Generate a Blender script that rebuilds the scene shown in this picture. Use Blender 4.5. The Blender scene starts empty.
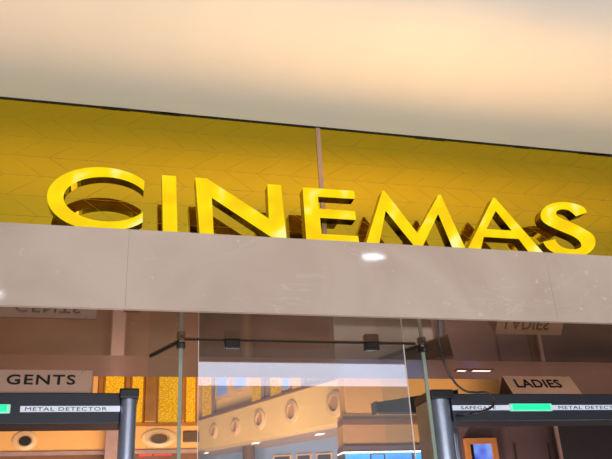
import bpy, bmesh, math, random
from mathutils import Vector, Matrix
from mathutils.geometry import tessellate_polygon
random.seed(4)
S = bpy.context.scene
COL = S.collection
S.view_settings.view_transform = 'Standard'
S.view_settings.look = 'None'
S.view_settings.exposure = 0
S.view_settings.gamma = 1

# ---------------------------------------------------------------- camera
FPX = 735.65
XA = Vector((0.96760134, -0.05700623, -0.2459633))
YA = Vector((-0.24731289, -0.41012721, -0.87785649))
ZA = Vector((-0.05083295, 0.910245, -0.41093801))
ROT = Matrix((XA, YA, ZA))                 # world = ROT @ camera vector
EYE = Vector((0, 0, 1.6))
cam = bpy.data.cameras.new('camera')
cam.sensor_width = 36
cam.lens = FPX / 612 * 36
cam.clip_start = 0.05
co = bpy.data.objects.new('camera', cam)
COL.objects.link(co)
co.matrix_world = Matrix.Translation(EYE) @ ROT.to_4x4()
S.camera = co

def ray(u, v):
    return ROT @ Vector((u - 306, -(v - 229.5), -FPX))
def atY(u, v, y):
    d = ray(u, v); return EYE + d * (y / d.y)
def atZ(u, v, z):
    d = ray(u, v); return EYE + d * ((z - 1.6) / d.z)

# ---------------------------------------------------------------- materials
def lin(c):
    return tuple(((x / 255) / 12.92 if x / 255 <= .04045 else ((x / 255 + .055) / 1.055) ** 2.4) for x in c) + (1,)
def newmat(name):
    m = bpy.data.materials.new(name); m.use_nodes = True
    nt = m.node_tree
    b = nt.nodes['Principled BSDF']
    return m, nt, b
def N(nt, t, **k):
    n = nt.nodes.new(t)
    for a, v in k.items(): setattr(n, a, v)
    return n
def basic(name, rgb, rough=.5, metal=0, emit=None, estr=1, var=.12, scale=8, spec=.5, coat=0):
    """principled with a soft procedural tone variation"""
    m, nt, b = newmat(name)
    tc = N(nt, 'ShaderNodeTexCoord'); no = N(nt, 'ShaderNodeTexNoise'); no.inputs['Scale'].default_value = scale
    no.inputs['Detail'].default_value = 4
    nt.links.new(tc.outputs['Object'], no.inputs['Vector'])
    mr = N(nt, 'ShaderNodeMapRange'); mr.inputs[3].default_value = 1 - var; mr.inputs[4].default_value = 1 + var
    mr.inputs[1].default_value = .3; mr.inputs[2].default_value = .7
    nt.links.new(no.outputs['Fac'], mr.inputs[0])
    mx = N(nt, 'ShaderNodeVectorMath', operation='SCALE')
    mx.inputs[0].default_value = lin(rgb)[:3]
    nt.links.new(mr.outputs[0], mx.inputs['Scale'])
    nt.links.new(mx.outputs[0], b.inputs['Base Color'])
    b.inputs['Roughness'].default_value = rough
    b.inputs['Metallic'].default_value = metal
    b.inputs['Specular IOR Level'].default_value = spec
    b.inputs['Coat Weight'].default_value = coat
    if emit:
        b.inputs['Emission Color'].default_value = lin(emit); b.inputs['Emission Strength'].default_value = estr
    return m

def stone(name, c1, c2, vein, rough=.08, scale=1.6, spec=.5, vs=.5):
    m, nt, b = newmat(name); L = nt.links
    tc = N(nt, 'ShaderNodeTexCoord')
    n1 = N(nt, 'ShaderNodeTexNoise'); n1.inputs['Scale'].default_value = scale; n1.inputs['Detail'].default_value = 9; n1.inputs['Distortion'].default_value = .8
    L.new(tc.outputs['Object'], n1.inputs['Vector'])
    r1 = N(nt, 'ShaderNodeValToRGB'); r1.color_ramp.elements[0].color = lin(c1); r1.color_ramp.elements[1].color = lin(c2)
    r1.color_ramp.elements[0].position = .35; r1.color_ramp.elements[1].position = .68
    L.new(n1.outputs['Fac'], r1.inputs[0])
    # thin veins
    n2 = N(nt, 'ShaderNodeTexNoise'); n2.inputs['Scale'].default_value = 1.3; n2.inputs['Detail'].default_value = 6; n2.inputs['Distortion'].default_value = 1.6
    mp = N(nt, 'ShaderNodeMapping'); mp.inputs['Rotation'].default_value = (0, .5, 0); mp.inputs['Scale'].default_value = (.7, 1, 2.2)
    L.new(tc.outputs['Object'], mp.inputs[0]); L.new(mp.outputs[0], n2.inputs['Vector'])
    a = N(nt, 'ShaderNodeMath', operation='SUBTRACT'); a.inputs[1].default_value = .5; L.new(n2.outputs['Fac'], a.inputs[0])
    ab = N(nt, 'ShaderNodeMath', operation='ABSOLUTE'); L.new(a.outputs[0], ab.inputs[0])
    mr = N(nt, 'ShaderNodeMapRange'); mr.inputs[1].default_value = 0; mr.inputs[2].default_value = .006; mr.inputs[3].default_value = vs; mr.inputs[4].default_value = 0
    L.new(ab.outputs[0], mr.inputs[0])
    n3 = N(nt, 'ShaderNodeTexNoise'); n3.inputs['Scale'].default_value = 2.7
    L.new(tc.outputs['Object'], n3.inputs['Vector'])
    g = N(nt, 'ShaderNodeMapRange'); g.inputs[1].default_value = .48; g.inputs[2].default_value = .62
    L.new(n3.outputs['Fac'], g.inputs[0])
    mu = N(nt, 'ShaderNodeMath', operation='MULTIPLY'); L.new(mr.outputs[0], mu.inputs[0]); L.new(g.outputs[0], mu.inputs[1])
    # specks
    n4 = N(nt, 'ShaderNodeTexNoise'); n4.inputs['Scale'].default_value = 22; n4.inputs['Detail'].default_value = 2
    L.new(tc.outputs['Object'], n4.inputs['Vector'])
    s4 = N(nt, 'ShaderNodeMapRange'); s4.inputs[1].default_value = .70; s4.inputs[2].default_value = .76; s4.inputs[4].default_value = .55
    L.new(n4.outputs['Fac'], s4.inputs[0])
    mxx = N(nt, 'ShaderNodeMath', operation='MAXIMUM'); L.new(mu.outputs[0], mxx.inputs[0]); L.new(s4.outputs[0], mxx.inputs[1])
    mix = N(nt, 'ShaderNodeMixRGB'); mix.inputs[2].default_value = lin(vein)
    L.new(mxx.outputs[0], mix.inputs[0]); L.new(r1.outputs[0], mix.inputs[1])
    L.new(mix.outputs[0], b.inputs['Base Color'])
    b.inputs['Roughness'].default_value = rough; b.inputs['Specular IOR Level'].default_value = spec
    return m

def gold_mirror():
    m, nt, b = newmat('gold_mirror'); L = nt.links
    tc = N(nt, 'ShaderNodeTexCoord'); sp = N(nt, 'ShaderNodeSeparateXYZ'); L.new(tc.outputs['Object'], sp.inputs[0])
    def M(op, a, bb=None, c=None):
        n = N(nt, 'ShaderNodeMath', operation=op)
        for i, x in enumerate((a, bb, c)):
            if x is None: continue
            if isinstance(x, (int, float)): n.inputs[i].default_value = x
            else: L.new(x, n.inputs[i])
        return n.outputs[0]
    H, SP, W = .093, .150, .0024
    z = M('ADD', sp.outputs['Z'], -.032)
    x = sp.outputs['X']
    zz = M('DIVIDE', z, H)
    fr = M('FRACT', zz)
    dl = M('MULTIPLY', M('ABSOLUTE', M('SUBTRACT', fr, .5)), H)       # H/2 on the lines
    hor = M('GREATER_THAN', dl, H / 2 - W / 2)
    tri = M('PINGPONG', z, H)
    d = M('DIVIDE', M('SUBTRACT', x, M('MULTIPLY', tri, 1.45)), SP)
    fd = M('FRACT', d)
    dd = M('MULTIPLY', M('ABSOLUTE', M('SUBTRACT', fd, .5)), SP)
    dia = M('GREATER_THAN', dd, SP / 2 - W * .75)
    line = M('MAXIMUM', hor, dia)
    nz = N(nt, 'ShaderNodeTexNoise'); nz.inputs['Scale'].default_value = 2.2; L.new(tc.outputs['Object'], nz.inputs['Vector'])
    fade = M('MULTIPLY', line, M('ADD', nz.outputs['Fac'], .2))
    mix = N(nt, 'ShaderNodeMixRGB'); mix.inputs[1].default_value = (.63, .465, .028, 1); mix.inputs[2].default_value = (.42, .31, .05, 1)
    L.new(fade, mix.inputs[0]); L.new(mix.outputs[0], b.inputs['Base Color'])
    b.inputs['Metallic'].default_value = 1
    rr = M('ADD', M('MULTIPLY', line, .25), .045)
    L.new(rr, b.inputs['Roughness'])
    return m

def letter_face():
    m, nt, b = newmat('lit_yellow_acrylic'); L = nt.links
    tc = N(nt, 'ShaderNodeTexCoord')
    no = N(nt, 'ShaderNodeTexNoise'); no.inputs['Scale'].default_value = 9; no.inputs['Detail'].default_value = 1
    L.new(tc.outputs['Object'], no.inputs['Vector'])
    r = N(nt, 'ShaderNodeValToRGB')
    r.color_ramp.elements[0].position = .36; r.color_ramp.elements[0].color = lin((250, 206, 0))
    r.color_ramp.elements[1].position = .74; r.color_ramp.elements[1].color = lin((255, 250, 150))
    e = r.color_ramp.elements.new(.58); e.color = lin((255, 226, 0))
    L.new(no.outputs['Fac'], r.inputs[0])
    b.inputs['Base Color'].default_value = lin((240, 190, 0))
    b.inputs['Base Color'].default_value = (.02, .015, 0, 1)
    L.new(r.outputs[0], b.inputs['Emission Color']); b.inputs['Emission Strength'].default_value = 1.0
    b.inputs['Roughness'].default_value = .5; b.inputs['Specular IOR Level'].default_value = .15
    return m

def screen_gold():
    m, nt, b = newmat('backlit_gold_lattice'); L = nt.links
    tc = N(nt, 'ShaderNodeTexCoord')
    mp = N(nt, 'ShaderNodeMapping'); mp.inputs['Scale'].default_value = (17, 17, 26); L.new(tc.outputs['Object'], mp.inputs[0])
    v = N(nt, 'ShaderNodeTexVoronoi', feature='DISTANCE_TO_EDGE'); v.inputs['Scale'].default_value = 1.6
    L.new(mp.outputs[0], v.inputs['Vector'])
    r = N(nt, 'ShaderNodeValToRGB'); r.color_ramp.elements[0].color = lin((214, 128, 4)); r.color_ramp.elements[1].color = lin((255, 184, 0))
    r.color_ramp.elements[0].position = .03; r.color_ramp.elements[1].position = .2
    L.new(v.outputs['Distance'], r.inputs[0])
    b.inputs['Base Color'].default_value = (.1, .05, 0, 1)
    L.new(r.outputs[0], b.inputs['Emission Color']); b.inputs['Emission Strength'].default_value = 1.0
    return m

def glass_mat(name, fac, tint=(.97, .98, .97, 1), refl=(.95, .97, 1, 1)):
    m, nt, b = newmat(name); nt.nodes.remove(b); L = nt.links
    t = N(nt, 'ShaderNodeBsdfTransparent'); t.inputs[0].default_value = tint
    g = N(nt, 'ShaderNodeBsdfGlossy'); g.inputs[0].default_value = refl; g.inputs['Roughness'].default_value = .0
    mx = N(nt, 'ShaderNodeMixShader'); mx.inputs[0].default_value = fac
    L.new(t.outputs[0], mx.inputs[1]); L.new(g.outputs[0], mx.inputs[2])
    L.new(mx.outputs[0], nt.nodes['Material Output'].inputs[0])
    return m
def screen_blue():
    m, nt, b = newmat('lit_screen'); L = nt.links
    tc = N(nt, 'ShaderNodeTexCoord'); no = N(nt, 'ShaderNodeTexNoise'); no.inputs['Scale'].default_value = 7; no.inputs['Detail'].default_value = 1
    L.new(tc.outputs['Object'], no.inputs['Vector'])
    r = N(nt, 'ShaderNodeValToRGB'); r.color_ramp.elements[0].color = lin((40, 70, 215)); r.color_ramp.elements[1].color = lin((150, 190, 255))
    r.color_ramp.elements[0].position = .4; r.color_ramp.elements[1].position = .65
    L.new(no.outputs['Fac'], r.inputs[0]); b.inputs['Base Color'].default_value = (.02, .02, .05, 1)
    L.new(r.outputs[0], b.inputs['Emission Color']); b.inputs['Emission Strength'].default_value = .95
    return m

M_marble = stone('beige_marble', (178, 161, 150), (194, 180, 170), (214, 204, 196), .07, 1.7, vs=.35)
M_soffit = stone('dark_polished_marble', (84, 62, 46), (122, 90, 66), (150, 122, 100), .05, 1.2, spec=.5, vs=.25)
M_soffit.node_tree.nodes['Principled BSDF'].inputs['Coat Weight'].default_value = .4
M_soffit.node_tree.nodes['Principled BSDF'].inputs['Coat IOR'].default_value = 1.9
M_gold = gold_mirror()
M_face = letter_face()
M_side = basic('gold_letter_return', (150, 126, 40), .16, 1, var=.25, scale=14)
M_ceil = basic('ceiling_plaster', (222, 221, 216), .9, var=.015, scale=.8)
M_lobby_ceil = basic('lobby_ceiling', (148, 112, 94), .25, var=.05, scale=2)
M_mull = basic('pinkish_metal', (196, 165, 145), .35, .6, var=.05)
M_dark = basic('black_shadow_gap', (26, 18, 14), .8)
M_post = basic('brushed_dark_steel', (165, 174, 196), .34, .85, var=.1)
M_cap = basic('black_plastic', (16, 16, 20), .35)
M_bar = basic('charcoal_panel', (34, 40, 51), .38, var=.08, scale=3)
M_barL = basic('navy_panel', (14, 21, 38), .38, var=.08, scale=3)
M_strip = basic('label_strip', (200, 208, 222), .4, emit=(200, 210, 228), estr=.35)
M_txt = basic('dark_print', (34, 34, 52), .5)
M_txtk = basic('black_print', (14, 10, 8), .4)
M_green = basic('green_indicator', (0, 200, 120), .4, emit=(16, 240, 160), estr=1.0, var=.02)
M_greenh = basic('indicator_housing', (170, 215, 200), .4, emit=(120, 210, 180), estr=.35)
M_kraft = basic('tan_sign_board', (204, 156, 126), .45, var=.08, scale=6)
M_kraftd = basic('brown_grey_sign_board', (176, 142, 124), .4, var=.08, scale=6)
M_kside = basic('sign_side', (92, 52, 34), .6)
M_orange = basic('orange_cladding', (232, 164, 92), .45, var=.06, scale=2)
M_beige = basic('warm_beige_cladding', (240, 190, 124), .5, var=.06, scale=1.5)
M_brownp = basic('brown_panel', (84, 62, 62), .4, var=.12, scale=2)
M_brownd = basic('dark_brown_panel', (48, 40, 42), .5, var=.1)
M_tan = basic('tan_band', (196, 140, 90), .45, var=.1, scale=2)
M_trimb = basic('brown_trim', (120, 78, 56), .45, var=.1)
M_plum = basic('plum_band', (104, 74, 84), .5, var=.1)
M_pinkm = basic('pale_pink_mullion', (170, 132, 122), .4, .2)
M_under = basic('balcony_underside', (176, 142, 132), .5, var=.1)
M_blueg = basic('blue_grey_wall', (140, 156, 190), .6, var=.05)
M_win = basic('blue_window', (120, 140, 190), .2, emit=(120, 145, 205), estr=.5)
M_wind = basic('dark_window', (66, 62, 82), .2)
M_frame = basic('window_frame', (222, 176, 140), .5)
M_bluep = basic('blue_poster', (60, 140, 225), .5, emit=(50, 140, 235), estr=.7, var=.25, scale=5)
M_scr = screen_gold()
M_scrf = basic('bronze_column', (176, 108, 40), .4, .3, var=.12)
M_port = basic('porthole_ring', (226, 178, 130), .4, var=.05)
M_hole = basic('porthole_grille', (92, 62, 40), .5)
M_hole2 = basic('dark_hole', (18, 12, 8), .6)
M_glass = glass_mat('door_glass', .23)
M_glass2 = glass_mat('side_glass', .05, (.93, .97, .95, 1))
M_gedge = basic('glass_edge', (132, 146, 134), .15, var=.15, scale=10, emit=(130, 145, 132), estr=.15)
M_edgel = basic('polished_glass_edge', (206, 196, 190), .2, emit=(220, 205, 200), estr=.2)
M_chrome = basic('patch_metal', (30, 25, 25), .3, .5)
M_chl = basic('chrome', (170, 165, 165), .15, 1)
M_lamp = basic('lamp_diffuser', (255, 255, 255), .5, emit=(225, 240, 255), estr=45, var=0)
M_lampr = basic('lamp_ring', (225, 222, 216), .4)
M_panel = basic('added_glow_panel', (90, 90, 95), .5, emit=(222, 226, 248), estr=1.6, var=0)
M_lineal = basic('linear_lamp', (255, 255, 255), .5, emit=(255, 238, 225), estr=1.3, var=0)
M_floor = stone('floor_stone', (150, 118, 96), (176, 142, 118), (200, 180, 160), .2, .8)
M_cable = basic('black_cable', (32, 26, 26), .3)
M_red = basic('red_light', (200, 50, 40), .5, emit=(215, 50, 45), estr=.7)
M_oframe = basic('wooden_frame', (160, 100, 54), .4)

# ---------------------------------------------------------------- mesh helpers
def link(name, bm, mat, parent=None, mats=None, smooth=False):
    bmesh.ops.recalc_face_normals(bm, faces=bm.faces)
    me = bpy.data.meshes.new(name); bm.to_mesh(me); bm.free()
    for x in (mats or [mat]): me.materials.append(x)
    if smooth:
        for p in me.polygons: p.use_smooth = True
        me.set_sharp_from_angle(angle=math.radians(35))
    o = bpy.data.objects.new(name, me); COL.objects.link(o)
    # object origin at its own centre-bottom
    if len(me.vertices):
        xs = [v.co for v in me.vertices]
        c = Vector(((min(a.x for a in xs) + max(a.x for a in xs)) / 2, (min(a.y for a in xs) + max(a.y for a in xs)) / 2, min(a.z for a in xs)))
        if parent is not None: pw = Vector(parent.location)
        else: pw = Vector((0, 0, 0))
        me.transform(Matrix.Translation(-c))
        o.location = c - pw
    if parent is not None: o.parent = parent
    return o
def empty(name, loc, label=None, cat=None, group=None):
    o = bpy.data.objects.new(name, None); COL.objects.link(o); o.location = loc; o.empty_display_size = .1
    if label: tag(o, label, cat, group)
    return o
def tag(o, label, cat, group=None):
    o['label'] = label; o['category'] = cat
    if group: o['group'] = group
    return o
def struct(o, label=None, cat='wall'):
    o['kind'] = 'structure'
    if label: o['label'] = label; o['category'] = cat
    return o
def box(bm, x0, x1, y0, y1, z0, z1, bev=0):
    r = bmesh.ops.create_cube(bm, size=1)
    for v in r['verts']:
        v.co = Vector(((x0 + x1) / 2 + v.co.x * (x1 - x0), (y0 + y1) / 2 + v.co.y * (y1 - y0), (z0 + z1) / 2 + v.co.z * (z1 - z0)))
    if bev:
        es = list({e for v in r['verts'] for e in v.link_edges})
        bmesh.ops.bevel(bm, geom=es, offset=bev, segments=2, affect='EDGES', profile=.5)
def bx(*a, **k):
    bm = bmesh.new(); box(bm, *a, **k); return bm
def prism(bm, loops, off, cap0=True, cap1=True):
    """loops: list of closed 3-D loops in one plane (first outer, rest holes), extruded by vector off"""
    tris = tessellate_polygon(loops)
    flat = [p for l in loops for p in l]
    a = [bm.verts.new(p) for p in flat]; b = [bm.verts.new(Vector(p) + off) for p in flat]
    if cap0:
        for t in tris:
            try: bm.faces.new([a[i] for i in t])
            except ValueError: pass
    if cap1:
        for t in tris:
            try: bm.faces.new([b[i] for i in reversed(t)])
            except ValueError: pass
    k = 0
    for l in loops:
        n = len(l)
        for i in range(n):
            j = (i + 1) % n
            bm.faces.new([a[k + i], a[k + j], b[k + j], b[k + i]])
        k += n
    return bm
def tube(bm, pts, r, seg=10):
    rings = []
    for i, p in enumerate(pts):
        p = Vector(p)
        t = (Vector(pts[min(i + 1, len(pts) - 1)]) - Vector(pts[max(i - 1, 0)])).normalized()
        up = Vector((0, 1, 0)) if abs(t.y) < .9 else Vector((1, 0, 0))
        a = t.cross(up).normalized(); b = t.cross(a)
        rings.append([bm.verts.new(p + (a * math.cos(q) + b * math.sin(q)) * r) for q in [2 * math.pi * k / seg for k in range(seg)]])
    for i in range(len(rings) - 1):
        for k in range(seg):
            bm.faces.new([rings[i][k], rings[i][(k + 1) % seg], rings[i + 1][(k + 1) % seg], rings[i + 1][k]])
    bm.faces.new(rings[0]); bm.faces.new(list(reversed(rings[-1])))
def catmull(p, closed=True, n=6):
    out = []; L = len(p)
    for i in range(L if closed else L - 1):
        g = lambda k: Vector(p[k % L]) if closed else Vector(p[max(0, min(L - 1, k))])
        a, b, c, d = g(i - 1), g(i), g(i + 1), g(i + 2)
        for s in range(n):
            t = s / n
            out.append(.5 * ((2 * b) + (c - a) * t + (2 * a - 5 * b + 4 * c - d) * t * t + (3 * b - a - 3 * c + d) * t ** 3))
    if not closed: out.append(Vector(p[-1]))
    return out
def text_mesh(name, s, mat, parent, org, ux, uz, w, h, depth=.0015, bold=.0, sp=1.0):
    """flat lettering with its lower left at org, width w along ux, height h along uz"""
    cu = bpy.data.curves.new(name, 'FONT'); cu.body = s; cu.size = 1; cu.extrude = .01; cu.offset = bold; cu.space_character = sp
    cu.resolution_u = 4
    t = bpy.data.objects.new('tmp', cu); COL.objects.link(t)
    dg = bpy.context.evaluated_depsgraph_get(); dg.update()
    me = bpy.data.meshes.new_from_object(t.evaluated_get(dg))
    bpy.data.objects.remove(t)
    bm = bmesh.new(); bm.from_mesh(me); bpy.data.meshes.remove(me)
    xs = [v.co.x for v in bm.verts]; ys = [v.co.y for v in bm.verts]
    x0, x1, y0, y1 = min(xs), max(xs), min(ys), max(ys)
    ux = Vector(ux).normalized(); uz = Vector(uz).normalized(); un = ux.cross(uz)
    for v in bm.verts:
        a = (v.co.x - x0) / (x1 - x0) * w; b = (v.co.y - y0) / (y1 - y0) * h; c = v.co.z / .01 * depth
        v.co = Vector(org) + ux * a + uz * b + un * c
    return link(name, bm, mat, parent)

# ---------------------------------------------------------------- measures
YF, YG, ZS, ZL, ZC = 2.70, 2.90, 2.494, 2.82, 3.505    # fascia, gold panel, soffit, ledge, ceiling
YB = 3.375                                             # back edge of the soffit
XL, XR = -3.0, 6.0

# ---------------------------------------------------------------- room shell
struct(link('floor', bx(-6, 9, -6, 12, -.1, 0), M_floor))
# mall ceiling with two real recesses skipped: one slab
struct(link('ceiling', bx(XL - 1, XR + 1, -2.25, 3.0, ZC, ZC + .15), M_ceil))
bm = bmesh.new()
for a, b in ((XL, .0385), (.0392, 1.869), (1.8697, XR)): box(bm, a, b, YF, YF + .02, ZS, ZL)
box(bm, XL, XR, YF + .02, YG + .1, ZL - .02, ZL)       # ledge the letters stand on
struct(link('wall_front', bm, M_marble), 'polished beige marble lintel under the yellow letters', 'wall')
bm = bmesh.new(); box(bm, XL, XR, YF + .02, YB, ZS, ZS + .05)
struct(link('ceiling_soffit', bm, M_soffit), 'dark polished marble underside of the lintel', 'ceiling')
xm = .899
for i, (a, b) in enumerate(((XL, xm - .012), (xm + .012, XR))):
    struct(link('wall_back.%03d' % i, bx(a, b, YG, YG + .02, ZL, ZC), M_gold), ('left' if i == 0 else 'right') + ' gold mirror panel with fine chevron lines behind the letters', 'wall')
struct(link('trim_1', bx(xm - .011, xm + .011, YG - .004, YG + .02, ZL, ZC), M_mull), 'pinkish vertical strip between the two gold panels', 'trim')
bm = bmesh.new(); box(bm, XL, XR, YG - .006, YG, ZC - .006, ZC)
for k in range(8):
    a = random.uniform(-.6, 2.6); box(bm, a, a + random.uniform(.05, .2), YG - .007, YG, ZC - random.uniform(.007, .009), ZC)
struct(link('trim_2', bm, M_dark), 'thin dark gap between the gold panels and the ceiling', 'trim')
struct(link('wall_core', bx(XL, XR, YG + .02, YB, ZS + .05, ZC), M_dark))
# lobby ceiling behind the lintel
e0 = atZ(499, 379, 2.6); XE = atY(503, 393, 4.95).x
bm = prism(bmesh.new(), [[Vector((XL, YB, 2.6)), Vector((XR, YB, 2.6)), Vector((XR, 4.95, 2.6)), Vector((XE, 4.95, 2.6)), Vector((e0.x, 4.225, 2.6)), Vector((XL, 4.225, 2.6))]], Vector((0, 0, .1)))
struct(link('ceiling_lobby', bm, M_lobby_ceil), 'pinkish brown lobby ceiling behind the lintel', 'ceiling')

# ---------------------------------------------------------------- CINEMAS letters
def P(u, v, y=2.73): 
    p = atY(u, v, y); return Vector((p.x, y, p.z))
def V(x, z): return Vector((x, 2.73, z))
ZB = ZL + .001
L = {}
cx, cz = -.070, 2.963
def arc(rx, rz, a0, a1, n=48, cx=cx):
    return [V(cx + rx * math.cos(math.radians(a0 + (a1 - a0) * i / n)), cz + rz * math.sin(math.radians(a0 + (a1 - a0) * i / n))) for i in range(n + 1)]
L['C'] = [arc(.211, .141, 41, 319) + arc(.165, .101, 331, 29, cx=-.055)]
L['I'] = [[V(.160, 3.088), V(.217, 3.088), V(.229, ZB), V(.172, ZB)]]
L['N'] = [[V(.298, 3.088), V(.345, 3.088), V(.608, 2.917), V(.606, 3.082), V(.664, 3.082), V(.679, ZB), V(.640, ZB), V(.366, 3.003), V(.375, ZB), V(.319, ZB)]]
L['E'] = [[V(.762, 3.079), V(.995, 3.080), V(.996, 3.044), V(.827, 3.042), V(.828, 2.981), V(.991, 2.981), V(.993, 2.941), V(.830, 2.941), V(.832, 2.862), V(.996, 2.862), V(.998, ZB), V(.766, ZB)]]
L['M'] = [[V(1.028, ZB), V(1.130, 3.092), V(1.138, 3.092), V(1.274, 2.892), V(1.403, 3.094), V(1.411, 3.094), V(1.499, ZB), V(1.440, ZB), V(1.389, 3.000), V(1.285, ZB), V(1.262, ZB), V(1.136, 2.998), V(1.086, ZB)]]
L['A'] = [[V(1.503, ZB), V(1.678, 3.098), V(1.686, 3.098), V(1.893, ZB), V(1.823, ZB), V(1.776, 2.897), V(1.597, 2.897), V(1.566, ZB)],
          [V(1.615, 2.934), V(1.750, 2.934), V(1.682, 3.035)]]
Spx = [(445,145),(430,120),(395,100),(335,84),(270,80),(205,92),(163,115),(143,150),(147,185),(175,215),(235,245),(300,272),(355,295),(393,320),(412,348),(405,370),(365,384),(310,380),(265,362),(240,335),(232,320),
       (158,334),(185,372),(235,405),(310,427),(390,428),(455,408),(492,370),(500,328),(480,288),(430,255),(370,225),(300,195),(252,172),(240,152),(252,132),(290,122),(335,132),(378,167)]
Sp = [P(520 + a / 6.652, 190 + b / 6.652) for a, b in Spx]
sp1 = catmull(Sp[:21], False, 4); sp2 = catmull(Sp[21:], False, 4)
zmin = min(p.z for p in sp1 + sp2)
for p in sp1 + sp2: p.y = 2.73; p.z = ZB + (p.z - zmin) * (3.104 - ZB) / (3.104 - zmin)
L['S'] = [sp1 + sp2]
zmin = min(p.z for p in L['C'][0])
for p in L['C'][0]: p.z = max(p.z, ZB)
desc = {'C': 'glowing yellow capital letter C, first on the marble ledge', 'I': 'glowing yellow capital letter I between the C and the N',
        'N': 'glowing yellow capital letter N with long diagonal stroke', 'E': 'glowing yellow capital letter E in front of the vertical strip',
        'M': 'glowing yellow capital letter M with splayed legs', 'A': 'glowing yellow capital letter A between the M and the S',
        'S': 'glowing yellow curved capital letter S, last on the right'}
for ch, loops in L.items():
    xs = [p.x for p in loops[0]]
    t = empty('sign_letter', ((min(xs) + max(xs)) / 2, 2.76, ZL), desc[ch], 'letter', 'yellow letters of the cinema sign')
    bm = bmesh.new(); prism(bm, loops, Vector((0, .008, 0))); link('letter_face', bm, M_face, t)
    back = [[p + Vector((0, .0082, 0)) for p in l] for l in loops]
    bm = bmesh.new(); prism(bm, back, Vector((0, .054, 0)))
    link('letter_return', bm, M_side, t)['label'] = 'mirror gold side shell'

# ---------------------------------------------------------------- metal detectors
YD = 3.15
def detector(YD, x0, x1, posts, barmat, label, strip, leds, texts):
    zf = lambda z: 1.6 + (z - 1.6) * YD / 3.06
    t = empty('metal_detector', ((x0 + x1) / 2, YD + .08, 0), label, 'metal detector', 'walk-through metal detectors')
    link('crossbar', bx(x0, x1, YD + .02, YD + .19, zf(2.140), zf(2.262), bev=.004), barmat, t)
    for (a, b) in posts:
        bm = bmesh.new()
        # rounded post: rectangle section with semicircular front
        sec = []
        c = (a + b) / 2; r = (b - a) / 2
        for k in range(13):
            q = math.pi + math.pi * k / 12
            sec.append(Vector((c + r * math.cos(q), YD + r + r * math.sin(q), 0)))
        sec += [Vector((b, YD + .2, 0)), Vector((a, YD + .2, 0))]
        prism(bm, [sec], Vector((0, 0, zf(2.2355))))
        p = link('post', bm, M_post, t, smooth=True)
        capb = link('post_cap', bx(a - .006, b + .006, YD - .008, YD + .205, zf(2.236), zf(2.276), bev=.006), M_cap, None)
        capb.parent = p; capb.location = capb.location - p.location - t.location
        base = link('base_plate', bx(a - .03, b + .03, YD - .03, YD + .23, .0, .02, bev=.004), M_cap, t)
    s = link('label_strip', bx(strip[0], strip[1], YD + .012, YD + .02, zf(2.186), zf(2.208)), M_strip, t)
    for a, b in leds:
        h = link('indicator_housing', bx(a - .012, b + .012, YD + .006, YD + .02, zf(2.180), zf(2.215), bev=.004), M_greenh, t)
        g = link('indicator_lamp', bx(a, b, YD + .0, YD + .006, zf(2.184), zf(2.211), bev=.0029), M_green, None)
        g.parent = h; g.location = g.location - h.location - t.location
    for s_, a, b in texts:
        text_mesh('lettering', s_, M_txt, t, (a, YD + .0112, zf(2.1895)), (1, 0, 0), (0, 0, 1), b - a, .0140, .0006, bold=0, sp=1.1)
    return t
def X(u, v, y): return atY(u, v, y).x
xa, xb = X(119, 430, YD), X(136, 430, YD)
detector(YD, -1.10, xa, [(-1.18, -1.10), (xa, xb)], M_barL, 'navy metal detector gate under the board reading GENTS',
         (X(20, 407, YD), xa), [(X(-26, 407, YD), X(7, 407, YD))], [('METAL DETECTOR', X(25, 407, YD), X(107, 408, YD))])
xc, xd = X(436, 430, YD), X(457, 430, YD)
detector(YD, xd, 3.05, [(xc, xd), (3.05, 3.13)], M_bar, 'charcoal metal detector gate under the board reading LADIES',
         (xd, 3.05), [(X(513, 407, YD), X(551, 407, YD))], [('SAFEGATE', X(462, 408, YD), X(497, 408, YD)), ('METAL DETECTOR', X(560, 408, YD), X(626, 409, YD))])

# ---------------------------------------------------------------- GENTS / LADIES signs
ZT = 1.6 + (2.262 - 1.6) * 3.15 / 3.06 + .0005
xg = X(92, 380, 3.19)
t = empty('toilet_sign', ((xg - .5) / 2, 3.23, ZT), 'brown board reading GENTS on top of the left metal detector', 'sign')
bm = bmesh.new()
prism(bm, [[Vector((xg, 3.18, ZT)), Vector((xg, 3.195, ZT + .099)), Vector((xg, 3.207, ZT + .099)), Vector((xg, 3.32, ZT)), Vector((xg, 3.305, ZT)), Vector((xg, 3.201, ZT + .088))]], Vector((-.54, 0, 0)))
link('board', bm, M_kraftd, t)
d = Vector((0, .015, .099)).normalized()
q0 = atY(6, 384.5, 3.185); q1 = atY(75, 385, 3.185)
text_mesh('lettering', 'GENTS', M_txtk, t, (q0.x, 3.18 + .015 * (q0.z - ZT) / .099 - .0018, q0.z), (1, 0, 0), d, q1.x - q0.x, .043, .001, bold=.015, sp=1.15)
bm = bmesh.new()
rp = atY(83, 372, 3.185)
r = bmesh.ops.create_uvsphere(bm, u_segments=10, v_segments=6, radius=.004)
for v in r['verts']: v.co = Vector((v.co.x, v.co.y * .5, v.co.z)) + Vector((rp.x, 3.191, rp.z))
link('rivet', bm, M_chl, t)

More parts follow.
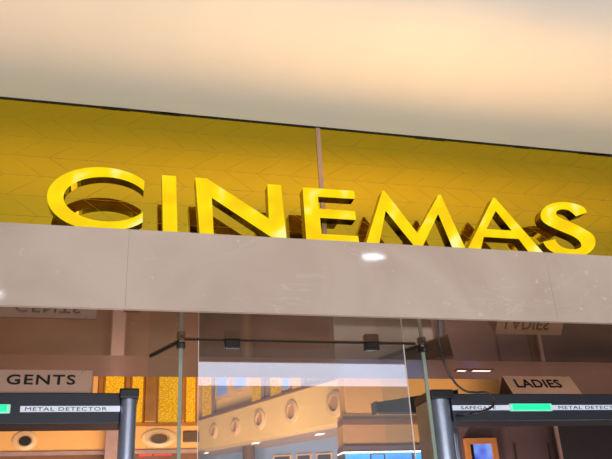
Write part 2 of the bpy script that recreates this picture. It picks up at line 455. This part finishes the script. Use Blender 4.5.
ZT2 = 1.6 + (2.262 - 1.6) * 3.15 / 3.06 + .0005
xl, xr = X(513, 393, 3.175), X(582, 393, 3.175)
t = empty('toilet_sign', ((xl + xr) / 2, 3.25, ZT2), 'tan tent board reading LADIES on top of the right metal detector', 'sign')
F0 = Vector((xl, 3.175, ZT2)); F1 = Vector((xl, 3.250, ZT2 + .104))
bm = bmesh.new()
prism(bm, [[F0, F1, Vector((xl, 3.325, ZT2))]], Vector((xr - xl, 0, 0)))
o = link('board', bm, M_kraft, t, mats=[M_kraft, M_kside])
for p in o.data.polygons:
    if abs(p.normal.x) > .9: p.material_index = 1
d = (F1 - F0).normalized()
org = F0 + (F1 - F0) * .34 + Vector((.046, 0, 0)) + Vector((0, -.0022, .001))
text_mesh('lettering', 'LADIES', M_txtk, t, org, (1, 0, 0), d, .250, .058, .001, bold=.012, sp=1.05)

# ---------------------------------------------------------------- cable
pts = [(443, 359, 3.02), (446, 368, 3.02), (451, 377, 3.02), (458, 386, 3.02), (467, 391.5, 3.02), (477, 392.5, 3.02), (486, 392.5, 3.02), (493, 397, 3.02), (494.5, 403, 3.02), (490, 408, 3.02), (482, 411, 3.02), (472, 413.5, 3.03), (464, 415, 3.12), (457, 415.5, 3.166)]
pp = [atY(*p) for p in pts]
top = Vector((pp[0].x - .01, 3.02, ZS - .001))
cpts = catmull([top] + pp, False, 6)
bm = bmesh.new(); tube(bm, cpts, .0052, 8)
tag(link('power_cable', bm, M_cable, smooth=True), 'black cable hanging from the soffit over the right detector gate', 'cable')

# ---------------------------------------------------------------- glass
def glass_pane(name, a, b, z0, z1, th, mat, parent):
    a = Vector((a[0], a[1], 0)); b = Vector((b[0], b[1], 0)); d = (b - a).normalized(); n = Vector((-d.y, d.x, 0)) * th
    bm = bmesh.new(); prism(bm, [[a + Vector((0, 0, z0)), b + Vector((0, 0, z0)), b + Vector((0, 0, z1)), a + Vector((0, 0, z1))]], n)
    return link(name, bm, mat, parent)
YP = 3.085
GL, GR = .358, atZ(403.5, 346, ZS).x * YP / atZ(403.5, 346, ZS).y
t = empty('glass_door', ((GL + GR) / 2, YP, 0), 'frameless reflective glass door leaf hung by two dark patch fittings', 'door')
glass_pane('door_pane', (GL, YP), (GR, YP), .015, ZS - .006, .001, M_glass, t)
for xx, w in ((GL, .002), (GR, .003)):
    link('polished_edge', bx(xx - w / 2, xx + w / 2, YP - .003, YP + .004, .015, ZS - .006), M_edgel, t)
link('top_rail', bx(GL - .06, GR + .06, YP - .004, YP + .006, ZS - .0055, ZS - .0005), M_dark, t)
for u in (232, 371.5):
    c = atY(u, 345, YP).x
    link('patch_fitting', bx(c - .033, c + .033, YP - .016, YP + .018, ZS - .038, ZS - .001, bev=.003), M_chrome, t)
def fin(p0, p1, label, side):
    p0 = Vector((p0[0], p0[1], 0)); p1 = Vector((p1[0], p1[1], 0))
    t = empty('glass_screen', (p0.x, p0.y, 0), label, 'glass panel', 'side glass panels beside the door')
    d = (p1 - p0).normalized()
    s = p0 + d * .006
    glass_pane('side_pane', s, p1, .01, ZS - .002, .010, M_glass2, t)
    link('front_edge', bx(p0.x - .0075, p0.x + .0075, p0.y - .006, p0.y + .004, .01, ZS - .002), M_gedge, t)
    n = Vector((-d.y, d.x, 0)) * .005
    bm = bmesh.new()
    prism(bm, [[p0 + n + Vector((0, 0, ZS - .008)), p1 + n + Vector((0, 0, ZS - .008)), p1 - n + Vector((0, 0, ZS - .008)), p0 - n + Vector((0, 0, ZS - .008))]], Vector((0, 0, .007)))
    link('ceiling_channel', bm, M_dark, t)
    b = link('edge_clamp', bx(p0.x - .018, p0.x + .018, p0.y - .014, p0.y + .012, ZS - .036, ZS - .009, bev=.003), M_chrome, t)
    bm = bmesh.new(); bmesh.ops.create_cone(bm, cap_ends=True, segments=16, radius1=.008, radius2=.008, depth=.014)
    bmesh.ops.rotate(bm, verts=bm.verts, matrix=Matrix.Rotation(math.pi / 2, 3, 'X'))
    bmesh.ops.translate(bm, verts=bm.verts, vec=Vector((p0.x, p0.y - .02, ZS - .026)))
    c = link('bolt', bm, M_chl, None); c.parent = b; c.location = c.location - b.location - t.location
fin((.285, 3.108), (.172, 3.392 - .02), 'clear side glass panel with green edge, left of the door', -1)
fin((1.402, 3.108), (1.285, 3.36), 'clear side glass panel with green edge, beside the right detector post', 1)

# slanting dark beam seen through the glass
a0 = atZ(377, 402, 2.30); a1 = atZ(455, 390, 2.37)
a0 = atY(377, 402, 3.95); a1 = atY(458, 389.5, 3.62)
b0 = atY(378, 412, 3.95); b1 = atY(458, 412, 3.62)
t = empty('reflection_beam', ((a1.x), a1.y, 0), 'dark sloping beam seen through the glass behind the right detector post', 'beam')
bm = bmesh.new(); prism(bm, [[a0, a1, b1, b0]], Vector((.03, .06, 0))); link('beam', bm, M_cap, t)
bm = bmesh.new(); tube(bm, [(b1.x - .02, b1.y + .05, 0.0), (b1.x - .02, b1.y + .05, b1.z + .01)], .03, 14); link('support_post', bm, M_post, t)
bm = bmesh.new(); box(bm, a0.x - .012, a0.x, a0.y - .01, a0.y + .07, b0.z - .004, a0.z + .004); link('end_cap', bm, M_cap, t)

# ---------------------------------------------------------------- far atrium: left wall (plane Y = 8.55)
YW = 8.55
def wq(name, px, y, mat, dep=.06, parent=None):
    """upright slab on the plane Y=y with the given corners"""
    bm = bmesh.new(); prism(bm, [[atY(u, v, y) for u, v in px]], Vector((0, dep, 0)))
    return link(name, bm, mat, parent)
def rect(u0, v0, u1, v1): return [(u0, v0), (u1, v0), (u1, v1), (u0, v1)]
zt, zb = atY(100, 424, YW).z, atY(100, 452, YW).z
xr_ = atY(198, 430, YW).x
struct(link('wall_left', bx(-5, xr_ + .02, YW, YW + .2, zb, zt), M_orange), 'orange bulkhead of the far gallery under the gold screens', 'wall')
struct(link('wall_left_lower', bx(-5, xr_ + .02, YW + .1, YW + .2, 0, zb), M_trimb), 'brown wall under the far gallery', 'wall')
struct(link('wall_left_upper', bx(-5, xr_ + .02, YW + .06, YW + .2, zt, 5.2), M_orange), 'orange wall behind the gold screens', 'wall')
struct(link('trim_3', bx(-5, xr_, YW - .03, YW, zb - .03, zb + .01), M_pinkm))
struct(link('trim_4', bx(-5, xr_, YW - .02, YW, zt - .03, zt + .01), M_scrf))
# gold screens above the bulkhead
def screen(u0, u1, label, y=YW):
    a, b = atY(u0, 400, y).x, atY(u1, 400, y).x
    t = empty('lattice_screen', ((a + b) / 2, y, zt + .01), label, 'screen', 'backlit gold lattice screens on the far gallery')
    link('lattice', bx(a + .02, b - .02, y + .005, y + .05, zt + .02, 4.6), M_scr, t)
    bm = bmesh.new(); box(bm, a, a + .02, y, y + .055, zt + .012, 4.6); box(bm, b - .02, b, y, y + .055, zt + .012, 4.6)
    link('frame', bm, M_scrf, t)
screen(103, 125, 'backlit gold lattice screen left of the detector post')
screen(130, 144.5, 'narrow backlit gold lattice screen just right of the detector post')
screen(157, 181, 'wide backlit gold lattice screen left of the green glass edge')
screen(184.5, 197, 'backlit gold lattice screen just right of the green glass edge')
for (u0, u1) in ((92, 97), (97.5, 102.5), (125, 129.5), (145, 156.5), (181.3, 184.3)):
    a, b = atY(u0, 400, YW).x, atY(u1, 400, YW).x
    struct(link('trim_5', bx(a, b, YW - .05, YW + .05, zt + .012, 4.6, bev=.008), M_scrf if u0 > 96 else M_orange))
# pale upright beside the left post
a, b = atY(105, 440, 8.4).x, atY(120, 440, 8.4).x
tag(link('pillar', bx(a, b, 8.4, 8.5, 0, atY(110, 424, 8.4).z, bev=.01), M_pinkm), 'pale pink upright just left of the left detector post', 'pillar')

def porthole(c, nrm, rx, rz, hole, label, mat=M_port, deep=.03, name='porthole'):
    """ring + recessed disc on a wall; c centre, nrm outward normal (horizontal)"""
    nrm = Vector(nrm).normalized(); ax = Vector((0, 0, 1)).cross(nrm)
    t = empty(name, c, label, 'porthole', 'round portholes along the far gallery')
    def ring(r0, r1, d0, d1, n=40):
        bm = bmesh.new(); R = []
        for rr, dd in ((r0, d0), (r0, d1), (r1, d1 * .6), (r1, d0)):
            R.append([bm.verts.new(Vector(c) + ax * rr * rx * math.cos(2 * math.pi * k / n) + Vector((0, 0, rz * rr * math.sin(2 * math.pi * k / n))) + nrm * dd) for k in range(n)])
        for j in range(4):
            for k in range(n): bm.faces.new([R[j][k], R[j][(k + 1) % n], R[(j + 1) % 4][(k + 1) % n], R[(j + 1) % 4][k]])
        return bm
    link('ring', ring(.62, 1.0, .002, .03), mat, t, smooth=True)
    link('inner_ring', ring(.5, .66, .002, .014), M_tan, t, smooth=True)
    bm = bmesh.new()
    loop = [Vector(c) + ax * rx * .6 * math.cos(2 * math.pi * k / 32) + Vector((0, 0, rz * .6 * math.sin(2 * math.pi * k / 32))) + nrm * .001 for k in range(32)]
    prism(bm, [loop], nrm * .006)
    link('grille', bm, hole, t)
c = atY(25, 441, YW); porthole(c, (0, -1, 0), .125, .10, M_hole2, 'porthole with black centre on the orange bulkhead under the left crossbar')
c = atY(159, 438.5, YW); porthole(c, (0, -1, 0), .19, .10, M_hole, 'flattened round porthole between the left post and green glass edge')
# vent at the corner
c = atY(191, 437, YW)
t = tag(link('wall_vent', bx(c.x - .09, c.x + .09, YW - .03, YW, c.z - .06, c.z + .06, bev=.01), M_hole), 'small square brown vent at the corner of the far gallery', 'vent')
# red lights in the lower shop
for u0, u1, v in ((139, 152, 453.5), (154, 172, 453)):
    a = atY(u0, v, YW + .04); b = atY(u1, v, YW + .04)
    tag(link('neon_tube', bx(a.x, b.x, YW + .04, YW + .1, a.z - .025, a.z + .012, bev=.006), M_red), 'short red light under the far gallery, ' + ('nearer the detector post' if u0 == 139 else 'nearer the green glass edge'), 'light')

# ---------------------------------------------------------------- far atrium: gallery wall running towards the viewer
A0 = Vector((.997, 8.549, 0)); A1 = Vector((2.117, 6.909, 0))
gd = (A1 - A0).normalized(); gn = Vector((gd.y, -gd.x, 0))          # normal towards the camera side
if gn.y > 0: gn = -gn
def atG(u, v, off=0):
    d = ray(u, v); o = A0 + gn * off
    return EYE + d * ((o - EYE).dot(gn) / d.dot(gn))
def gq(name, px, mat, off=0, dep=.05, parent=None):
    bm = bmesh.new(); prism(bm, [[atG(u, v, off) for u, v in px]], -gn * dep); return link(name, bm, mat, parent)
struct(gq('wall_gallery', [(198, 419.5), (352, 373), (352, 420), (198, 450)], M_beige, 0, .2), 'curving beige gallery front with round portholes', 'wall')
struct(gq('wall_gallery_upper', [(198, 330), (352, 300), (352, 373), (198, 419.5)], M_beige, -.05, .15), 'beige wall above the gallery ledge', 'wall')
struct(gq('trim_6', [(198, 418), (352, 371.5), (352, 374.0), (198, 420.5)], M_trimb, .03, .08), 'dark ledge line along the gallery', 'trim')
# underside + lower wall
zg = 2.80
q = [atZ(198, 450, zg), atZ(352, 420, zg), atZ(352, 434.5, zg), atZ(198, 458.5, zg)]
bm = bmesh.new(); prism(bm, [q], Vector((0, 0, .03))); struct(link('ceiling_gallery', bm, M_under), 'mauve underside of the gallery', 'ceiling')
B0, B1 = q[3].copy(), q[2].copy(); B0.z = B1.z = 0
bd = (B1 - B0).normalized(); bn = Vector((bd.y, -bd.x, 0)); bn = -bn if bn.y > 0 else bn
def atB(u, v, off=0):
    d = ray(u, v); o = B0 + bn * off
    return EYE + d * ((o - EYE).dot(bn) / d.dot(bn))
Z3 = lambda p, z: Vector((p.x, p.y, z))
struct(link('wall_gallery_base', prism(bmesh.new(), [[B0, B1, Z3(B1, 2.25), Z3(B0, 2.25)]], -bn * .12), M_brownp), 'dark base of the wall below the gallery', 'wall')
struct(link('wall_gallery_lower', prism(bmesh.new(), [[Z3(B0, 2.25), Z3(B1, 2.25), Z3(B1, zg), Z3(B0, zg)]], -bn * .1), M_blueg), 'blue grey wall below the gallery', 'wall')
for k, (u0, u1) in enumerate(((273, 291), (296, 311), (316, 332))):
    bm = bmesh.new(); v = 455.5 - k * 1.0
    prism(bm, [[atB(u0, v, .02), atB(u1, v - 1, .02), atB(u1, 475, .02), atB(u0, 475, .02)]], -bn * .018)
    f = struct(link('window_%d' % (k + 1), bm, M_frame)); 
    bm = bmesh.new(); prism(bm, [[atB(u0 + 1.5, v + 1.5, .024), atB(u1 - 1.5, v + .6, .024), atB(u1 - 1.5, 474, .024), atB(u0 + 1.5, 474, .024)]], -bn * .003)
    g = link('pane', bm, M_wind); g.parent = f; g.location = g.location - f.location
# dark column under the gallery
bm = bmesh.new(); a = atB(249, 458, .25); tube(bm, [(a.x, a.y, 0), (a.x, a.y, zg)], .07, 20)
tag(link('column', bm, M_hole, smooth=True), 'dark round column under the mauve gallery underside', 'column')
# portholes on the gallery
for (u, v, w, h, lab) in ((214.5, 431, 3.4, 7.5, 'smallest round porthole, farthest along the gallery front'), (236, 427, 4.2, 8.3, 'second farthest round porthole on the gallery front'),
                     (260.5, 419.5, 5.2, 10, 'middle round porthole on the gallery front'), (292.5, 412, 6.2, 11.5, 'second nearest round porthole on the gallery front'), (335, 403.5, 7.8, 13, 'largest round porthole, nearest along the gallery front')):
    c = atG(u, v); e = atG(u + w, v - w * .25); z = atG(u, v - h)
    porthole(c, gn, Vector((e.x - c.x, e.y - c.y, 0)).length, (z.z - c.z), M_tan, lab)
# upper windows, screens
for k, (u0, v0, u1, v1) in enumerate(((215, 370, 228, 398.5), (232.5, 370, 247, 391))):
    f = struct(gq('window_%d' % (k + 4), [(u0, v0), (u1, v0), (u1, v1 - 2), (u0, v1 + 1)], M_frame, 0, .04))
    g = gq('pane', [(u0 + 2, v0), (u1 - 1.5, v0), (u1 - 1.5, v1 - 5), (u0 + 2, v1 - 2.5)], M_win, .006, .005); g.parent = f; g.location = g.location - f.location
for (u0, u1, v0, v1, lab) in ((202, 211, 416.5, 414, 'backlit gold lattice strip just right of the door glass edge'), (252, 260, 402, 399.5, 'backlit gold lattice strip right of the blue windows'), (270.5, 279, 396.5, 394, 'backlit gold lattice strip in the middle of the gallery'), (292, 300, 388.5, 386, 'backlit gold lattice strip farthest right on the gallery')):
    a = gq('lattice_screen', [(u0, 345), (u1, 345), (u1, v1), (u0, v0)], M_scr, -.01, .03)
    tag(a, lab, 'screen', 'backlit gold lattice screens on the far gallery')
for (u0, u1, v) in ((211.5, 213.5, 413), (261, 264, 398), (265.5, 269.5, 396), (301, 304, 387)):
    struct(gq('trim_7', [(u0, 345), (u1, 345), (u1, v), (u0, v + 1)], M_pinkm, 0, .04))
f = struct(gq('window_6', [(281, 345), (290, 345), (290, 389.5), (281, 392.5)], M_frame, 0, .04))
g = gq('pane', [(282.5, 346), (289, 346), (289, 387), (282.5, 389.5)], M_win, .006, .005); g.parent = f; g.location = g.location - f.location
# small lamps under the gallery
for (u0, u1, v, lab) in ((189, 194, 453.5, 'small white lamp at the gallery corner'), (205, 209, 452.8, 'small white lamp right of the gallery corner'), (253, 260, 443, 'slim white lamp under the middle of the gallery'), (317, 325, 434.0, 'slim white lamp under the near end of the gallery')):
    a = atZ(u0, v, zg - .004); b = atZ(u1, v - .5, zg - .004)
    bm = bmesh.new(); prism(bm, [[a, b, b + Vector((0, .1, 0)), a + Vector((0, .1, 0))]], Vector((0, 0, .003)))
    tag(link('ceiling_lamp', bm, M_lineal), lab, 'lamp', 'small lamps under the far gallery')

# ---------------------------------------------------------------- banded wall behind the door glass, right half
YR = 5.5
def band(name, v0, v1, mat, u0=343, u1=505, y=YR, kind=True, lab=None):
    a, b = atY(u0, (v0 + v1) / 2, y).x, atY(u1, (v0 + v1) / 2, y).x
    z1, z0 = atY(400, v0, y).z, atY(400, v1, y).z
    o = link(name, bx(a, b, y, y + .15, z0, z1), mat)
    return struct(o, lab, 'wall')
band('wall_right_upper', 330, 414, M_orange, lab='orange cladding above the brown trim behind the door glass')
band('trim_8', 414.2, 418, M_tan, y=YR - .01); band('trim_9', 418.2, 424, M_trimb, y=YR - .03)
band('wall_right_middle', 424.2, 445, M_tan, lab='tan band under the brown trim behind the door glass')
band('trim_10', 445.2, 450.6, M_plum, y=YR - .02)
band('trim_11', 450.7, 451.8, M_lineal, y=YR - .03)
z1 = atY(400, 452, YR).z
band_low = link('wall_right_lower', bx(atY(343, 455, YR).x, atY(505, 455, YR).x, YR + .02, YR + .15, 0, z1), M_brownd); struct(band_low)
for (u0, u1, v, lab) in ((346, 370, 453, 'blue poster panel below the tan wall, leftmost'), (372, 384, 454.5, 'small pale blue poster panel between two larger ones'), (386, 412, 452.3, 'large blue poster panel left of the glass edge'), (415, 436, 453.3, 'blue poster panel beside the right green glass edge')):
    a, b = atY(u0, 456, YR).x, atY(u1, 456, YR).x
    tag(link('poster_panel', bx(a, b, YR, YR + .02, z1 - .16, atY(u0, v, YR).z, bev=.003), M_bluep), lab, 'poster', 'blue panels below the tan wall')

# brown lobby wall on the right, below the crossbar
YQ = 4.95
zq = 2.6
xa_, xb_ = atY(452, 440, YQ).x, atY(513, 440, YQ).x
ztop = atY(480, 408, YQ).z
struct(link('wall_right', bx(xa_, XE, YQ, YQ + .1, 0, ztop), M_brownp), 'plum brown panelled lobby wall under the right detector', 'wall')
struct(link('wall_right_end', bx(XE + .002, XR, YQ, YQ + .1, 0, zq), M_brownp), 'brown lobby wall under the right detector', 'wall')
for u, w in ((512, .012), (546, .010)):
    p = atY(u, 440, YQ); q2 = atY(u + 2, 459, YQ)
    struct(link('trim_12', bx(p.x, p.x + w, YQ - .006, YQ, 0, zq - .3), M_dark))
p = atY(556, 440, YQ - .1)
struct(link('trim_13', bx(p.x, p.x + .02, YQ - .12, YQ - .1, 0, 2.5), M_pinkm), 'thin pale upright at the edge of the dark panel', 'trim')
struct(link('door_1', bx(p.x + .02, XR, YQ - .12, YQ - .04, 0, 2.42), M_brownd), 'dark closed panel right of the pale upright', 'door')
# framed screen on the brown wall
t0 = atY(484, 449, YQ - .04)
t = empty('display_screen', (t0.x, YQ, 1.9), 'small blue display in an orange frame on the brown wall', 'screen')
a, b = atY(467, 450, YQ - .04), atY(498, 450, YQ - .04); zt2 = atY(480, 438, YQ - .04).z
bm = bmesh.new(); h = .22
outer = [Vector((a.x, YQ - .04, zt2 - h)), Vector((b.x, YQ - .04, zt2 - h)), Vector((b.x, YQ - .04, zt2)), Vector((a.x, YQ - .04, zt2))]
m_ = .030
inner = [Vector((a.x + m_, YQ - .04, zt2 - h + m_)), Vector((b.x - m_ - .012, YQ - .04, zt2 - h + m_)), Vector((b.x - m_ - .012, YQ - .04, zt2 - m_ - .01)), Vector((a.x + m_, YQ - .04, zt2 - m_ - .01))]
prism(bm, [outer, inner], Vector((0, .04, 0))); link('frame', bm, M_oframe, t)
link('display', bx(a.x + m_ + .03, b.x - m_ - .012, YQ - .025, YQ - .004, zt2 - h + m_, zt2 - m_ - .01), screen_blue(), t)
link('display_margin', bx(a.x + m_, a.x + m_ + .03, YQ - .025, YQ - .004, zt2 - h + m_, zt2 - m_ - .01), M_cap, t)
# linear lamps on lobby ceiling
for (u0, u1, v, lab) in ((457, 466, 370.3, 'short white light slot on the lobby ceiling'), (472, 491, 370.3, 'longer white light slot on the lobby ceiling')):
    a, b = atZ(u0, v, 2.597), atZ(u1, v, 2.597)
    t = empty('ceiling_light', ((a.x + b.x) / 2, a.y, 2.597), lab, 'light', 'white light slots on the lobby ceiling')
    link('diffuser', bx(a.x, b.x, a.y - .018, a.y + .018, 2.5945, 2.5975), M_lineal, t)
    q_ = lambda e, f_: [Vector((a.x - e, a.y - f_, 2.592)), Vector((b.x + e, a.y - f_, 2.592)), Vector((b.x + e, a.y + f_, 2.592)), Vector((a.x - e, a.y + f_, 2.592))]
    bm = prism(bmesh.new(), [q_(.008, .026), q_(.0005, .0185)], Vector((0, 0, .008))); link('frame', bm, M_lobby_ceil, t)

# ---------------------------------------------------------------- lamps and an added glow panel in the mall ceiling
def downlight(x, y, r, lab):
    ry = r * .5; t = empty('downlight', (x, y, ZC), lab, 'downlight', 'recessed downlights in the mall ceiling')
    bm = bmesh.new(); bmesh.ops.create_cone(bm, cap_ends=True, segments=32, radius1=r, radius2=r, depth=.006)
    bmesh.ops.scale(bm, verts=bm.verts, vec=(1, .5, 1)); bmesh.ops.translate(bm, verts=bm.verts, vec=Vector((x, y, ZC - .006))); link('diffuser', bm, M_lamp, t)
    bm = bmesh.new(); tube(bm, [(x + (r + .012) * math.cos(q), y + (ry + .012) * math.sin(q), ZC - .007) for q in [2 * math.pi * k / 32 for k in range(33)]], .006, 8)
    link('ring', bm, M_lampr, t, smooth=True)
downlight(1.71, .972, .075, 'recessed white downlight mirrored as a bright spot in the marble')
downlight(-.86, -.06, .07, 'recessed white downlight mirrored at the left edge of the marble')
t = empty('added_glow_panel', (1.2, -1.65, ZC), 'added glowing panel that brightens the ceiling mirrored in the door glass', 'light')
link('diffuser', bx(-1.4, 4.6, -2.24, -1.02, ZC - .012, ZC - .0002), M_panel, t)  # unseen glowing sheet, added so the door glass mirrors a white ceiling

# ---------------------------------------------------------------- lights
def spot(loc, tgt, w, col, ang, blend=1, r=.05):
    l = bpy.data.lights.new('spot_lamp', 'SPOT'); l.energy = w; l.color = col; l.spot_size = math.radians(ang); l.spot_blend = blend; l.shadow_soft_size = r
    o = bpy.data.objects.new('spot_lamp', l); COL.objects.link(o); o.location = loc
    o.rotation_euler = (Vector(tgt) - Vector(loc)).to_track_quat('-Z', 'Y').to_euler()
def area(loc, tgt, w, col, sx, sy):
    l = bpy.data.lights.new('area_lamp', 'AREA'); l.energy = w; l.color = col; l.shape = 'RECTANGLE'; l.size = sx; l.size_y = sy
    o = bpy.data.objects.new('area_lamp', l); COL.objects.link(o); o.location = loc
    o.rotation_euler = (Vector(tgt) - Vector(loc)).to_track_quat('-Z', 'Y').to_euler()
W_ = (1, .50, .13)
for k in range(18):
    x = -.95 + k * .25
    w = 150 * (.42 + .66 * math.exp(-((x - 1.25) / 1.0) ** 2))
    spot((x, 1.1, .3), (x, 2.30, ZC), w * 1.0, W_, 15)
for k in range(6):
    x = -.8 + k * .8
    spot((x, .5, .3), (x, 1.85, ZC), 68, (1, .66, .36), 26)
area((1, -3.5, 1.85), (1, 2, 2.5), 135, (1, .97, .945), 6, .6)
area((1.0, .6, .25), (1.2, 1.9, ZC), 78, (.94, .97, 1), 4, 2)
area((1.0, 5.9, 1.2), (1.0, 8.5, 3.4), 195, (1, .84, .66), 4, 1.5)
area((3.2, 4.0, .6), (2.6, 5.2, 2.2), 17, (1, .86, .8), 1.2, .8)
spot((1.5, 4.35, 1.0), (2.1, 5.5, 2.3), 300, (1, .85, .7), 75, .6, .2)
area((.2, 3.4, .8), (.0, 3.5, 2.6), 16, (1, .82, .7), 2.5, 1.0)
wd = bpy.data.worlds.new('world'); S.world = wd; wd.use_nodes = True
wd.node_tree.nodes['Background'].inputs[0].default_value = (.95, .96, 1, 1)
wd.node_tree.nodes['Background'].inputs[1].default_value = .22
S.cycles.max_bounces = 10; S.cycles.transparent_max_bounces = 16
